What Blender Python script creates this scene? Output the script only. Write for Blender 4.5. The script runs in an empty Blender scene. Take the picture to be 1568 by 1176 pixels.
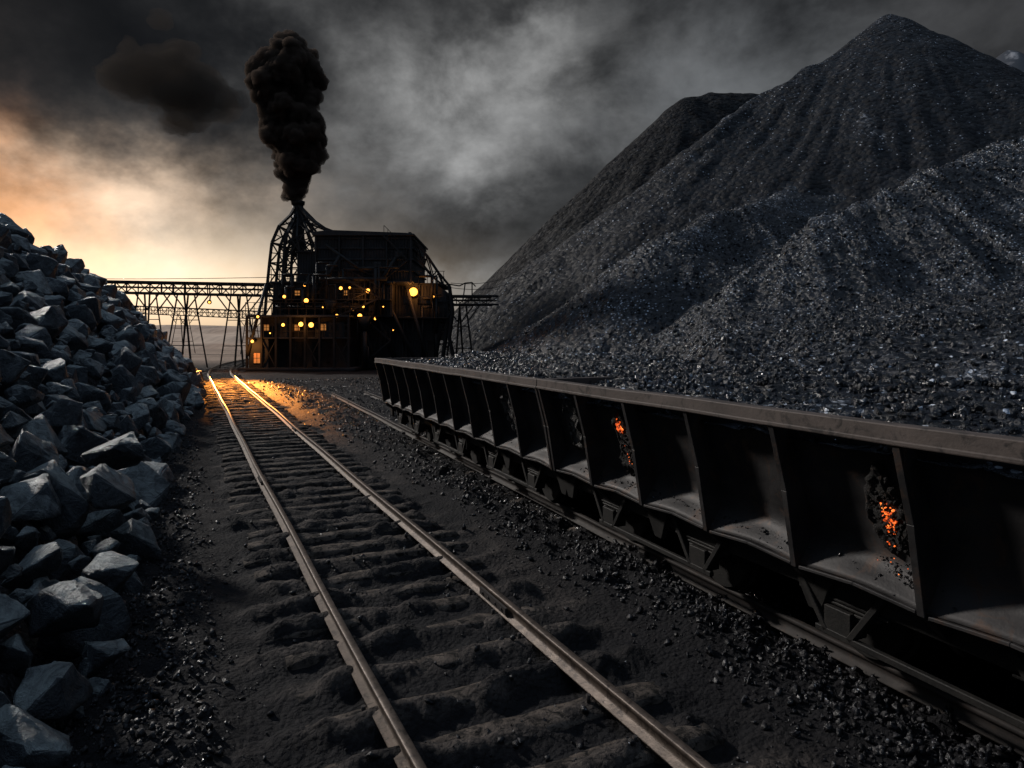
import bpy, bmesh, math, random
import numpy as np
from mathutils import Vector, Matrix
random.seed(7); rng=np.random.default_rng(7)
scene=bpy.context.scene
CAMH=2.6

# ------------------------------------------------------------------ noise
def _hash(ix,iy,seed):
    n=(ix.astype(np.int64)*374761393+iy.astype(np.int64)*668265263+seed*1442695041)&0xffffffff
    n=((n^(n>>13))*1274126177)&0xffffffff
    n=(n^(n>>16))&0xffffffff
    return n/4294967295.0
def vnoise(x,y,seed=0):
    ix=np.floor(x);iy=np.floor(y);fx=x-ix;fy=y-iy
    ux=fx*fx*(3-2*fx);uy=fy*fy*(3-2*fy)
    a=_hash(ix,iy,seed);b=_hash(ix+1,iy,seed);c=_hash(ix,iy+1,seed);d=_hash(ix+1,iy+1,seed)
    return (a*(1-ux)+b*ux)*(1-uy)+(c*(1-ux)+d*ux)*uy-0.5
def fbm(x,y,oct=4,seed=0):
    r=0;a=1.0
    for i in range(oct):
        r=r+a*vnoise(x*(2**i)+i*17.3,y*(2**i)-i*9.1,seed+i);a*=0.5
    return r
def sstep(a,b,x):
    t=np.clip((x-a)/(b-a),0,1);return t*t*(3-2*t)

# ------------------------------------------------------------------ material helpers
class NT:
    def __init__(s,tree): s.t=tree;s.n=tree.nodes;s.l=tree.links
    def new(s,ty,**kw):
        n=s.n.new(ty)
        for k,v in kw.items(): setattr(n,k,v)
        return n
    def link(s,a,b): s.l.new(a,b)
    def math(s,op,a,b=None,c=None,clamp=False):
        n=s.n.new('ShaderNodeMath');n.operation=op;n.use_clamp=clamp
        for i,v in enumerate((a,b,c)):
            if v is None: continue
            if isinstance(v,(int,float)): n.inputs[i].default_value=v
            else: s.l.new(v,n.inputs[i])
        return n.outputs[0]
    def noise(s,vec,scale,detail=4,rough=0.55,dist=0.0):
        n=s.n.new('ShaderNodeTexNoise');n.inputs['Scale'].default_value=scale
        n.inputs['Detail'].default_value=detail;n.inputs['Roughness'].default_value=rough
        n.inputs['Distortion'].default_value=dist
        if vec is not None: s.l.new(vec,n.inputs['Vector'])
        return n
    def ramp(s,fac,stops):
        n=s.n.new('ShaderNodeValToRGB');e=n.color_ramp.elements
        while len(e)<len(stops): e.new(0.5)
        for i,(p,c) in enumerate(stops):
            e[i].position=p
            e[i].color=(c,c,c,1) if isinstance(c,(int,float)) else (*c,1)
        s.l.new(fac,n.inputs[0]);return n.outputs[0]
    def mix(s,fac,a,b,blend='MIX'):
        n=s.n.new('ShaderNodeMix');n.data_type='RGBA';n.blend_type=blend
        for sock,v in ((n.inputs[0],fac),(n.inputs[6],a),(n.inputs[7],b)):
            if isinstance(v,(int,float)): sock.default_value=v
            elif isinstance(v,tuple): sock.default_value=(*v,1)
            else: s.l.new(v,sock)
        return n.outputs[2]
def newmat(name):
    m=bpy.data.materials.new(name);m.use_nodes=True
    nt=NT(m.node_tree);b=m.node_tree.nodes['Principled BSDF']
    tc=nt.new('ShaderNodeTexCoord')
    return m,nt,b,tc.outputs['Object']
def bump(nt,b,h,strength=0.5,dist=0.05,prev=None):
    n=nt.new('ShaderNodeBump');n.inputs['Strength'].default_value=strength;n.inputs['Distance'].default_value=dist
    nt.link(h,n.inputs['Height'])
    if prev is not None: nt.link(prev,n.inputs['Normal'])
    nt.link(n.outputs[0],b.inputs['Normal']);return n.outputs[0]

def mat_mottle(name,c1,c2,scale=4,rough=(0.5,0.8),metal=0.0,bs=0.3,bd=0.01,c3=None,c3pos=0.6,spec=0.4):
    m,nt,b,v=newmat(name)
    n=nt.noise(v,scale,5,0.62,0.3)
    col=nt.mix(nt.ramp(n.outputs[0],[(0.35,0.0),(0.65,1.0)]),c1,c2)
    if c3:
        n3=nt.noise(v,scale*2.3,5,0.7,0.8)
        col=nt.mix(nt.ramp(n3.outputs[0],[(c3pos-0.04,0.0),(c3pos+0.08,1.0)]),col,c3)
    nt.link(col,b.inputs['Base Color'])
    mr=nt.new('ShaderNodeMapRange');mr.inputs[3].default_value=rough[0];mr.inputs[4].default_value=rough[1]
    nt.link(n.outputs[0],mr.inputs[0]);nt.link(mr.outputs[0],b.inputs['Roughness'])
    b.inputs['Metallic'].default_value=metal;b.inputs['Specular IOR Level'].default_value=spec
    n2=nt.noise(v,scale*9,4,0.7)
    bump(nt,b,n2.outputs[0],bs,bd)
    return m

def mat_coal(name,c1,c2,lump=5.0,bd=0.15,frost_glint=0.5,frost_glint_col=(0.72,0.80,0.93),fscale=9.0,fth=0.93,patch=0.12,rough=0.5,spec=0.4,snow_highlight=0.0):
    m,nt,b,v=newmat(name)
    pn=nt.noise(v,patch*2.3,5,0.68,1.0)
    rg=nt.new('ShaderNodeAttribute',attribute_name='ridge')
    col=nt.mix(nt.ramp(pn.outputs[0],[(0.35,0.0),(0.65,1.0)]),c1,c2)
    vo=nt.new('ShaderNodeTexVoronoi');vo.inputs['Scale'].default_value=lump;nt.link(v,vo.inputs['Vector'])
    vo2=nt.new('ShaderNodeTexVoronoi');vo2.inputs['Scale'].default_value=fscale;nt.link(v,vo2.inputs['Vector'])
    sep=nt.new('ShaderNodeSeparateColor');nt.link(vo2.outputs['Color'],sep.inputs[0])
    dens=nt.math('ADD',nt.ramp(pn.outputs[0],[(0.42,0.0),(0.64,1.0)]),nt.math('MULTIPLY',rg.outputs['Fac'],1.1))  # flecks thicken on crests: lit-ridge highlights painted into base colour
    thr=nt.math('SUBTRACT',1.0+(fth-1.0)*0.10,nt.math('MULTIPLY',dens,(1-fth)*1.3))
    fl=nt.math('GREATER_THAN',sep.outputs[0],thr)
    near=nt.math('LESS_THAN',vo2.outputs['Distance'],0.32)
    fl=nt.math('MULTIPLY',nt.math('MULTIPLY',fl,near),nt.math('MULTIPLY',nt.math('POWER',sep.outputs[1],1.8),frost_glint))  # pale flecks: frosty specks and coal glints painted into base colour
    sep2=nt.new('ShaderNodeSeparateColor');nt.link(vo.outputs['Color'],sep2.inputs[0])
    tone=nt.math('ADD',nt.math('MULTIPLY',sep2.outputs[1],0.9),0.5)
    cc=nt.new('ShaderNodeVectorMath',operation='SCALE');nt.link(col,cc.inputs[0]);nt.link(tone,cc.inputs['Scale'])
    n=nt.noise(v,lump*1.7,4,0.7)
    if snow_highlight:
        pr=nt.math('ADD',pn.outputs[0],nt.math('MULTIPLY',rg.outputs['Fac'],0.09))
        sn=nt.math('MULTIPLY',nt.ramp(pr,[(0.65,0.0),(0.76,1.0)]),nt.ramp(n.outputs[0],[(0.51,0.0),(0.57,snow_highlight)]))  # pale crest patches: snowy, with lit-ridge highlights painted in
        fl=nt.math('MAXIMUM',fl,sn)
    col=nt.mix(fl,cc.outputs[0],frost_glint_col)
    nt.link(col,b.inputs['Base Color'])
    nt.link(nt.math('ADD',nt.math('MULTIPLY',sep2.outputs[0],0.4),rough-0.15),b.inputs['Roughness'])
    b.inputs['Specular IOR Level'].default_value=spec
    h=nt.math('SUBTRACT',nt.math('MULTIPLY',n.outputs[0],0.8),vo.outputs['Distance'])
    bump(nt,b,h,0.95,bd)
    return m

def mat_emit(name,col,strength):
    m,nt,b,v=newmat(name)
    n=nt.noise(v,3,2)
    b.inputs['Base Color'].default_value=(*[c*0.5 for c in col],1)
    c=nt.mix(nt.ramp(n.outputs[0],[(0.3,0.0),(0.7,1.0)]),col,tuple(min(1,x*1.15) for x in col))
    nt.link(c,b.inputs['Emission Color']);b.inputs['Emission Strength'].default_value=strength
    return m

# ------------------------------------------------------------------ mesh helpers
def link_obj(o): scene.collection.objects.link(o);return o
def np_mesh(name,V,Fc,mat=None,smooth=False,mats=None,midx=None):
    me=bpy.data.meshes.new(name);V=np.asarray(V,dtype=np.float32);Fc=np.asarray(Fc,dtype=np.int32)
    k=Fc.shape[1]
    me.vertices.add(len(V));me.vertices.foreach_set('co',V.ravel())
    me.loops.add(Fc.size);me.loops.foreach_set('vertex_index',Fc.ravel())
    me.polygons.add(len(Fc));me.polygons.foreach_set('loop_start',np.arange(0,Fc.size,k,dtype=np.int32))
    me.polygons.foreach_set('loop_total',np.full(len(Fc),k,dtype=np.int32))
    if smooth: me.polygons.foreach_set('use_smooth',np.ones(len(Fc),dtype=bool))
    for m in (mats or ([mat] if mat else [])): me.materials.append(m)
    if midx is not None: me.polygons.foreach_set('material_index',np.asarray(midx,dtype=np.int32))
    me.update(calc_edges=True);me.validate()
    return link_obj(bpy.data.objects.new(name,me))
def grid_faces(nr,nc):
    i=np.arange(nr-1)[:,None]*nc+np.arange(nc-1)[None,:]
    i=i.ravel();return np.stack([i,i+1,i+nc+1,i+nc],1)
def empty(name,loc=(0,0,0),rz=0):
    e=bpy.data.objects.new(name,None);e.location=loc;e.rotation_euler=(0,0,rz);e.empty_display_size=0.5
    return link_obj(e)
class B:
    def __init__(s): s.bm=bmesh.new()
    def box(s,x0,x1,y0,y1,z0,z1,m=0,M=None):
        r=bmesh.ops.create_cube(s.bm,size=1.0)
        mt=Matrix.Translation(((x0+x1)/2,(y0+y1)/2,(z0+z1)/2))@Matrix.Diagonal((x1-x0,y1-y0,z1-z0,1))
        if M is not None: mt=M@mt
        bmesh.ops.transform(s.bm,matrix=mt,verts=r['verts'])
        for f in {f for v in r['verts'] for f in v.link_faces}: f.material_index=m
        return r['verts']
    def beam(s,a,b,w,m=0,h=None):
        a=Vector(a);b=Vector(b);d=b-a;L=d.length
        if L<1e-5: return
        q=d.to_track_quat('Z','Y').to_matrix().to_4x4()
        s.box(-w/2,w/2,-(h or w)/2,(h or w)/2,0,L,m,Matrix.Translation(a)@q)
    def cyl(s,a,b,r1,r2=None,seg=12,m=0,smooth=True):
        a=Vector(a);b=Vector(b);d=b-a;L=d.length
        q=d.to_track_quat('Z','Y').to_matrix().to_4x4()
        r=bmesh.ops.create_cone(s.bm,cap_ends=True,segments=seg,radius1=r1,radius2=r1 if r2 is None else r2,depth=L,
            matrix=Matrix.Translation((a+b)/2)@q)
        for f in {f for v in r['verts'] for f in v.link_faces}:
            f.material_index=m
            if len(f.verts)==4: f.smooth=smooth
    def sph(s,c,r,m=0,sub=2,sc=(1,1,1)):
        q=bmesh.ops.create_icosphere(s.bm,subdivisions=sub,radius=r,matrix=Matrix.Translation(c)@Matrix.Diagonal((*sc,1)))
        for f in {f for v in q['verts'] for f in v.link_faces}: f.material_index=m;f.smooth=True
    def prism(s,pts,ax,t,m=0):
        a=Vector(ax)*t
        v1=[s.bm.verts.new(Vector(p)-a/2) for p in pts];v2=[s.bm.verts.new(Vector(p)+a/2) for p in pts]
        n=len(pts);fs=[s.bm.faces.new(v1[::-1]),s.bm.faces.new(v2)]
        for i in range(n): fs.append(s.bm.faces.new([v1[i],v1[(i+1)%n],v2[(i+1)%n],v2[i]]))
        for f in fs: f.material_index=m
    def done(s,name,mats,parent=None,bevel=0,M=None):
        bmesh.ops.recalc_face_normals(s.bm,faces=s.bm.faces)
        me=bpy.data.meshes.new(name);s.bm.to_mesh(me);s.bm.free()
        for m in mats: me.materials.append(m)
        o=link_obj(bpy.data.objects.new(name,me))
        if parent: o.parent=parent
        if bevel:
            md=o.modifiers.new('bev','BEVEL');md.width=bevel;md.segments=1;md.limit_method='ANGLE'
        return o

def hull_rock(n,seed,bev=0.0,flat=1.0):
    r=np.random.default_rng(seed);p=r.normal(size=(n,3));p/=np.linalg.norm(p,axis=1)[:,None]
    p*=r.uniform(0.75,1.1,(n,1));p*=np.array([1.0,r.uniform(.65,.95),r.uniform(.55,.8)*flat])
    bm=bmesh.new()
    for q in p: bm.verts.new(q)
    res=bmesh.ops.convex_hull(bm,input=bm.verts)
    dele=[e for e in res['geom_interior']+res['geom_unused'] if isinstance(e,bmesh.types.BMVert)]
    if dele: bmesh.ops.delete(bm,geom=list(set(dele)),context='VERTS')
    bmesh.ops.dissolve_limit(bm,angle_limit=math.radians(14),verts=bm.verts,edges=bm.edges)
    if bev:
        bmesh.ops.bevel(bm,geom=list(bm.edges),offset=bev,segments=1,affect='EDGES',profile=0.5)
        bmesh.ops.triangulate(bm,faces=bm.faces)
        for _ in range(2):
            bmesh.ops.subdivide_edges(bm,edges=[e for e in bm.edges if e.calc_length()>0.28],cuts=1,use_grid_fill=False)
            bmesh.ops.triangulate(bm,faces=bm.faces)
    bmesh.ops.triangulate(bm,faces=bm.faces)
    bm.verts.ensure_lookup_table()
    for i,v in enumerate(bm.verts): v.index=i
    V=np.array([v.co[:] for v in bm.verts]);Fc=np.array([[v.index for v in f.verts] for f in bm.faces]);bm.free()
    if bev: V=V*(1+0.10*fbm(V[:,0]*3+V[:,2]*2.1,V[:,1]*3-V[:,2]*1.7,3,seed)[:,None])+r.normal(size=V.shape)*0.010
    return V,Fc
def rot_mats(n,tilt=3.14):
    a=rng.uniform(0,6.283,n);b=rng.uniform(-tilt,tilt,n);c=rng.uniform(-tilt,tilt,n)
    ca,sa,cb,sb,cc,sc=np.cos(a),np.sin(a),np.cos(b),np.sin(b),np.cos(c),np.sin(c)
    z=np.zeros(n);o=np.ones(n)
    Rz=np.stack([ca,-sa,z,sa,ca,z,z,z,o],1).reshape(n,3,3)
    Ry=np.stack([cb,z,sb,z,o,z,-sb,z,cb],1).reshape(n,3,3)
    Rx=np.stack([o,z,z,z,cc,-sc,z,sc,cc],1).reshape(n,3,3)
    return Rz@Ry@Rx
def scatter(name,P,S,protos,mat,tilt=3.14,mats=None):
    P=np.asarray(P);S=np.asarray(S);n=len(P);k=rng.integers(0,len(protos),n);R=rot_mats(n,tilt)
    Vs=[];Fs=[];off=0
    for j,(pv,pf) in enumerate(protos):
        idx=np.where(k==j)[0]
        if len(idx)==0: continue
        v=np.einsum('nij,mj->nmi',R[idx],pv)*S[idx][:,None,None]+P[idx][:,None,:]
        f=pf[None]+ (np.arange(len(idx))*len(pv))[:,None,None]+off
        Vs.append(v.reshape(-1,3));Fs.append(f.reshape(-1,3));off+=len(idx)*len(pv)
    return np_mesh(name,np.concatenate(Vs),np.concatenate(Fs),mat,mats=mats)
small_protos=[hull_rock(9,100+i) for i in range(10)]
big_protos=[hull_rock(12+i%5,200+i,bev=0.035) for i in range(18)]

# ------------------------------------------------------------------ materials
M_coal_near=mat_coal('coal_near',(0.005,0.007,0.012),(0.013,0.017,0.026),lump=5.5,bd=0.12,frost_glint=1.0,fscale=11,fth=0.48,patch=0.22,rough=0.26,spec=0.5,snow_highlight=0.35)
M_coal_mid=mat_coal('coal_mid',(0.005,0.007,0.012),(0.011,0.015,0.023),lump=2.4,bd=0.25,frost_glint=1.0,fscale=5.5,fth=0.53,patch=0.10,rough=0.32,spec=0.4,snow_highlight=0.6)  # coal_mid and coal_big kept darker: shade behind the front pile in the colour
M_coal_big=mat_coal('coal_big',(0.0045,0.0055,0.009),(0.009,0.011,0.016),lump=1.6,bd=0.3,frost_glint=0.8,fscale=4,fth=0.84,patch=0.05,rough=0.55,spec=0.2,snow_highlight=0.45)
M_coal_far=mat_coal('coal_far',(0.006,0.006,0.008),(0.010,0.011,0.013),lump=1.4,bd=0.35,frost_glint=0.2,fscale=3.0,fth=0.94,patch=0.06,rough=0.7,spec=0.12)
M_gravel=mat_coal('gravel_coal',(0.008,0.008,0.010),(0.018,0.018,0.022),lump=18,bd=0.02,frost_glint=0.6,fscale=40,fth=0.9,patch=1.0,rough=0.36,spec=0.45)
M_rail=mat_mottle('rail_steel',(0.125,0.097,0.079),(0.070,0.054,0.044),6,(0.38,0.60),0.4,0.5,0.004,c3=(0.035,0.026,0.022),c3pos=0.55)
M_raild=mat_mottle('rail_rusted',(0.040,0.033,0.030),(0.024,0.021,0.02),6,(0.6,0.85),0.1,0.5,0.004,c3=(0.055,0.038,0.03),c3pos=0.6)
M_wood=mat_mottle('sleeper_wood',(0.045,0.038,0.034),(0.16,0.132,0.112),5,(0.75,0.95),0,1.0,0.03,c3=(0.010,0.010,0.010),c3pos=0.51,spec=0.15)
M_wagon=mat_mottle('wagon_steel',(0.020,0.019,0.020),(0.050,0.047,0.047),2.2,(0.42,0.75),0.3,0.45,0.008,c3=(0.070,0.045,0.034),c3pos=0.58)
M_rim=mat_mottle('wagon_rim',(0.072,0.058,0.052),(0.115,0.092,0.082),3,(0.55,0.8),0.15,0.5,0.006,c3=(0.030,0.025,0.023),c3pos=0.56)
M_black=mat_mottle('black_steel',(0.010,0.010,0.010),(0.022,0.020,0.018),5,(0.5,0.8),0.2,0.4,0.01)
M_plant=mat_mottle('plant_cladding',(0.018,0.020,0.023),(0.040,0.042,0.047),0.8,(0.5,0.8),0.2,0.3,0.02,c3=(0.036,0.027,0.023),c3pos=0.62)
M_plant2=mat_mottle('plant_steelwork',(0.014,0.014,0.015),(0.028,0.027,0.028),1.5,(0.5,0.75),0.3,0.2,0.01)
M_lamp=mat_emit('lamp_glow',(1.0,0.38,0.055),4.5)
M_lampbig=mat_emit('flood_glow',(1.0,0.35,0.045),4.5)
M_win=mat_emit('window_glow',(1.0,0.36,0.09),0.35)
M_glass=mat_mottle('window_dark',(0.01,0.01,0.012),(0.03,0.03,0.035),3,(0.1,0.3))

# rock
m,nt,b,v=newmat('grey_stone');M_rock=m
n2=nt.noise(v,4.5,7,0.72,0.6)
col=nt.mix(nt.ramp(n2.outputs[0],[(0.38,0.0),(0.58,1.0)]),(0.028,0.038,0.050),(0.066,0.083,0.102))
col=nt.mix(nt.ramp(n2.outputs[0],[(0.57,0.0),(0.70,0.8)]),col,(0.20,0.232,0.255))
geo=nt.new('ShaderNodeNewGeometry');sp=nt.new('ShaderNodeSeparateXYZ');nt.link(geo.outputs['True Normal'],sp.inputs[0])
dust_light=nt.math('MULTIPLY',nt.ramp(sp.outputs[2],[(0.40,0.0),(0.80,1.0)]),nt.ramp(n2.outputs[0],[(0.36,0.2),(0.56,1.0)]))  # dusty tops: overhead light painted in as paler up-facing sides
col=nt.mix(dust_light,col,(0.39,0.445,0.45))
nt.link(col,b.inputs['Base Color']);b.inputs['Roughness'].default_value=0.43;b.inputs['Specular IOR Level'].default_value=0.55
n3=nt.noise(v,11,6,0.75,0.5)
bump(nt,b,nt.math('ADD',nt.math('MULTIPLY',n2.outputs[0],1.8),nt.math('MULTIPLY',n3.outputs[0],0.8)),1.0,0.095)

# ------------------------------------------------------------------ track geometry
def xc(Y):
    Y=np.asarray(Y,dtype=float);d=np.clip(Y-44,0,56)
    return 2.155-0.484*np.minimum(Y,44)+(-0.484*d+0.484*d*d/112.0)
def wagon_p(X,Y):
    return -((X-5.62)*(-0.917)+(Y-0.617)*(-0.398))
def wagon_l(X,Y):
    return (X-5.62)*(-0.398)+(Y-0.617)*0.917
def ground_h(X,Y):
    p=(X-xc(Y))*0.9
    s=(X-2.155)*(-0.4356)+Y*0.9
    r=np.hypot(X,Y)
    nearf=1-sstep(30,60,r)
    z=-0.05+0.05*fbm(X*0.5,Y*0.5,3,5)
    trackm=1-sstep(1.3,1.9,np.abs(p))
    wob=0.16*fbm(X*1.1,Y*1.1,3,31)
    bmp=0.5+0.5*np.cos(2*math.pi*(s+wob*1.2)/0.56)
    endf=1-sstep(1.05,1.75,np.abs(p)+0.6*fbm(X*2,Y*2,2,77))
    drift=1-sstep(7,14,r)
    zt=-0.10+(0.085+0.045*drift)*bmp**1.4*(0.8+1.2*fbm(X*1.7,Y*1.7,3,9))*endf+0.045*fbm(X*6,Y*6,4,3)+0.07*drift*fbm(X*1.3,Y*1.3,3,10)
    z=z*(1-trackm)+zt*trackm
    q=wagon_p(X,Y)
    rough=sstep(1.7,2.3,p)*(1-sstep(9,12,p))
    z=z+rough*nearf*(0.12*fbm(X*5,Y*5,4,21)+0.10*fbm(X*1.2,Y*1.2,3,22)+0.03)
    z=z+nearf*0.10*np.exp(-((p-2.25)/0.45)**2)*(0.4+1.0*fbm(X*0.9,Y*0.9,3,41))
    left=sstep(-1.5,-2.1,p)
    z=z+left*nearf*(0.10*fbm(X*5,Y*5,4,51)+0.05)
    z=z-0.04*(1-sstep(0.9,1.5,np.abs(q)))*nearf
    z=z+sstep(60,200,r)*0.6*fbm(X*0.02,Y*0.02,3,61)-sstep(60,200,r)*0.3
    return z
ang=np.concatenate([np.linspace(-math.pi,-1.0,40,endpoint=False),np.linspace(-1.0,0.95,900,endpoint=False),np.linspace(0.95,math.pi,41)])
rad=np.concatenate([[0.02,0.5,1.0,1.5],np.geomspace(2.0,70,520),np.geomspace(75,3000,50)])
A,R=np.meshgrid(ang,rad);GX=R*np.sin(A);GY=R*np.cos(A);GZ=ground_h(GX,GY)
V=np.stack([GX,GY,GZ],-1).reshape(-1,3)
ground=np_mesh('ground',V,grid_faces(len(rad),len(ang))[:,::-1],None,smooth=True)
p=(GX-xc(GY))*0.9
q=wagon_p(GX,GY)
s_=(GX-2.155)*(-0.4356)+GY*0.9
wob=0.16*fbm(GX*1.1,GY*1.1,3,31)
bm_=0.5+0.5*np.cos(2*math.pi*(s_+wob*1.2)/0.56)
d=np.exp(-(np.abs(p)/1.4)**4)*0.85*(1+2.2*fbm(GX*1.5,GY*1.5,4,9))*(0.0+1.15*bm_**2.6)
d+=np.exp(-((p-1.45)/0.32)**2)*(0.10+1.1*fbm(GX*.8,GY*.8,4,14))
d+=np.exp(-((p+1.35)/0.24)**2)*(-0.12+1.0*fbm(GX*.8,GY*.8,4,15))
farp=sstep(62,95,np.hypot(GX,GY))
d=np.clip(d+0.12*np.clip(fbm(GX*.35,GY*.35,4,16)-.15,0,1),0,1)
d=np.clip(d+0.7*sstep(20,32,GY)*(1-sstep(0.9,1.9,np.abs(p))),0,1)  # track paled in colour here to strengthen the pool of orange light
at=ground.data.attributes.new('dust_light','FLOAT','POINT');at.data.foreach_set('value',d.ravel().astype(np.float32))
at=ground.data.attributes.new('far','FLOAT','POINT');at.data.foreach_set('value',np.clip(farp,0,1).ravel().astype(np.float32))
m,nt,b,v=newmat('coal_dust_ground')
a1=nt.new('ShaderNodeAttribute',attribute_name='dust_light');a2=nt.new('ShaderNodeAttribute',attribute_name='far')
n=nt.noise(v,7,6,0.72,0.2);n2=nt.noise(v,30,4,0.7)
black=nt.mix(n.outputs[0],(0.004,0.004,0.005),(0.014,0.014,0.017))
brown=nt.mix(n2.outputs[0],(0.048,0.041,0.037),(0.17,0.142,0.124))
f=nt.math('MULTIPLY',a1.outputs['Fac'],nt.ramp(n.outputs[0],[(0.38,0.08),(0.62,1.0)]),clamp=True)
col=nt.mix(f,black,brown)
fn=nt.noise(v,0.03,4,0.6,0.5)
farc=nt.mix(nt.ramp(fn.outputs[0],[(0.35,0.0),(0.65,1.0)]),(0.22,0.15,0.11),(0.45,0.33,0.25))  # pale far tan puts distance haze into the ground colour
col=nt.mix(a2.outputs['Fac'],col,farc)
nt.link(col,b.inputs['Base Color']);b.inputs['Roughness'].default_value=0.85;b.inputs['Specular IOR Level'].default_value=0.2
vo=nt.new('ShaderNodeTexVoronoi');vo.inputs['Scale'].default_value=24;nt.link(v,vo.inputs['Vector'])
hh=nt.math('ADD',nt.math('MULTIPLY',n.outputs[0],1.3),nt.math('SUBTRACT',nt.math('MULTIPLY',n2.outputs[0],0.4),nt.math('MULTIPLY',vo.outputs['Distance'],0.45)))
bump(nt,b,hh,1.0,0.055)
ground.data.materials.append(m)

def rail_mesh(name,pts,parent,mat,z0=0.0,s=1.0):
    prof=[(-.065,0),(.065,0),(.065,.012),(.012,.028),(.010,.09),(.030,.10),(.032,.125),(.024,.133),(-.024,.133),(-.032,.125),(-.030,.10),(-.010,.09),(-.012,.028),(-.065,.012)]
    pts=np.asarray(pts,float);T=np.gradient(pts,axis=0);T/=np.linalg.norm(T,axis=1)[:,None]
    N=np.stack([T[:,1],-T[:,0]],1);k=len(prof)
    V=[];
    for i,(c,nn) in enumerate(zip(pts,N)):
        wz=0.006*math.sin(c[1]*0.6)+z0
        for (a,h) in prof: V.append((c[0]+nn[0]*a*s,c[1]+nn[1]*a*s,h*s+wz))
    F=[]
    for i in range(len(pts)-1):
        for j in range(k): F.append((i*k+j,i*k+(j+1)%k,(i+1)*k+(j+1)%k,(i+1)*k+j))
    o=np_mesh(name,V,F,mat);o.parent=parent;return o
def offset(Ys,off,fn):
    X=fn(Ys);dX=np.gradient(X,Ys);L=np.sqrt(1+dX**2)
    return np.stack([X+off/L,Ys-off*dX/L],1)
track=empty('railway_track')
Ys=np.concatenate([np.arange(-4,12,0.2),np.arange(12,44,0.6),np.arange(44,104,1.0)])
for nm,o_ in (('rail_left',-.75),('rail_right',.75)):
    pt=offset(Ys,o_,xc)
    pt[:,0]+=0.010*np.sin(Ys*0.9+o_)+0.012*np.sin(Ys*0.33)
    rail_mesh(nm,pt,track,M_rail)
def sleeper_set(name,cents,dirs,parent,mat,L=2.6,wd=0.24,ht=0.15,ztop=0.0,drift=False):
    nx,ny=15,4
    Vs=[];Fs=[];off=0
    for (cx,cy),(tx,ty) in zip(cents,dirs):
        nxv,nyv=ty,-tx
        l=L*random.uniform(.93,1.05);w=wd*random.uniform(.85,1.15);sk=random.uniform(-.03,.03);zt=ztop+random.uniform(-.025,.008)
        if drift: zt-=0.035*(1-min(1,max(0,(cy-6)/8)))
        seed=random.randint(0,9999)
        u=np.linspace(-.5,.5,nx);t=np.linspace(-.5,.5,ny)
        U,Tt=np.meshgrid(u,t)
        a=U*l;bb=Tt*w+sk*U*2+0.03*vnoise(U*6+seed,Tt*2,seed)
        edge=np.maximum(0,np.abs(Tt)*2-0.6)**2*0.22+np.maximum(0,np.abs(U)*2-0.9)*0.5
        z=zt-edge*0.5+0.034*fbm(U*9+seed,Tt*3+seed,3,seed)
        top=np.stack([cx+nxv*a+tx*bb,cy+nyv*a+ty*bb,z],-1).reshape(-1,3)
        bot=top.copy();bot[:,2]=zt-ht
        Vs+= [top,bot];F=grid_faces(ny,nx)+off;Fs.append(F)
        n0=off;n1=off+nx*ny
        bd=[i for i in range(nx)]+[nx*(j+1)-1 for j in range(1,ny)]+[nx*(ny-1)+i for i in range(nx-2,-1,-1)]+[nx*j for j in range(ny-2,0,-1)]
        Fs.append(np.array([[n0+bd[i],n1+bd[i],n1+bd[(i+1)%len(bd)],n0+bd[(i+1)%len(bd)]] for i in range(len(bd))]))
        off+=2*nx*ny
    o=np_mesh(name,np.concatenate(Vs),np.concatenate(Fs),mat,smooth=False);o.parent=parent;return o
C=[];D=[]
k=-6
while True:
    Y=k*0.56/1.1108
    if Y>44: break
    C.append((float(xc(Y)),Y));D.append((-0.4356,0.9));k+=1
Y=C[-1][1]
while Y<100:
    sl=-0.484+0.484*min(max(Y-44,0),56)/56
    Lh=math.hypot(1,sl);Y+=0.56/Lh
    C.append((float(xc(Y)),Y));D.append((sl/Lh,1/Lh))
sleeper_set('sleepers',C,D,track,M_wood,drift=True)
bb=B()
for sgn in (-.75,.75):
    for (cx,cy),(tx,ty) in zip(C[6:60],D[6:60]):
        for o_ in (-.09,.09):
            x=cx+ty*(sgn+o_);y=cy-tx*(sgn+o_)
            bb.cyl((x,y,-0.04),(x,y,0.025),0.013,0.018,8)
for (Yj,sgn) in ((6.15,.75),(12.3,-.75),(18.4,.75)):
    x=float(xc(Yj))+0.9*sgn;y=Yj+0.4356*sgn
    R_=Matrix.Translation((x,y,0.065))@Matrix.Rotation(math.atan2(0.9,-0.4356),4,'Z')
    for sd in (-.042,.042):
        bb.box(-.30,.30,sd-.012,sd+.012,-.035,.03,0,R_)
        for bx in (-.22,-.08,.08,.22): bb.cyl(R_@Vector((bx,sd,0)),R_@Vector((bx,sd*1.6,0)),0.016,seg=6)
bb.done('fixings',[M_raild],track)
track2=empty('railway_track')
TH=math.atan2(0.917,-0.398)
def wl(l,o,z=0): return (5.62-0.398*l-0.917*o,0.617+0.917*l-0.398*o,z)
ls=np.arange(-14,34,0.8)
for nm,o_ in (('rail_near',.75),('rail_far',-.75)):
    rail_mesh(nm,[wl(l,o_+0.01*math.sin(l))[:2] for l in ls],track2,M_raild,z0=-0.02)
sleeper_set('sleepers',[wl(l,0)[:2] for l in np.arange(-13,33,0.62)],[(-.398,.917)]*len(np.arange(-13,33,0.62)),track2,M_wood,L=2.0,ztop=-0.08)

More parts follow.
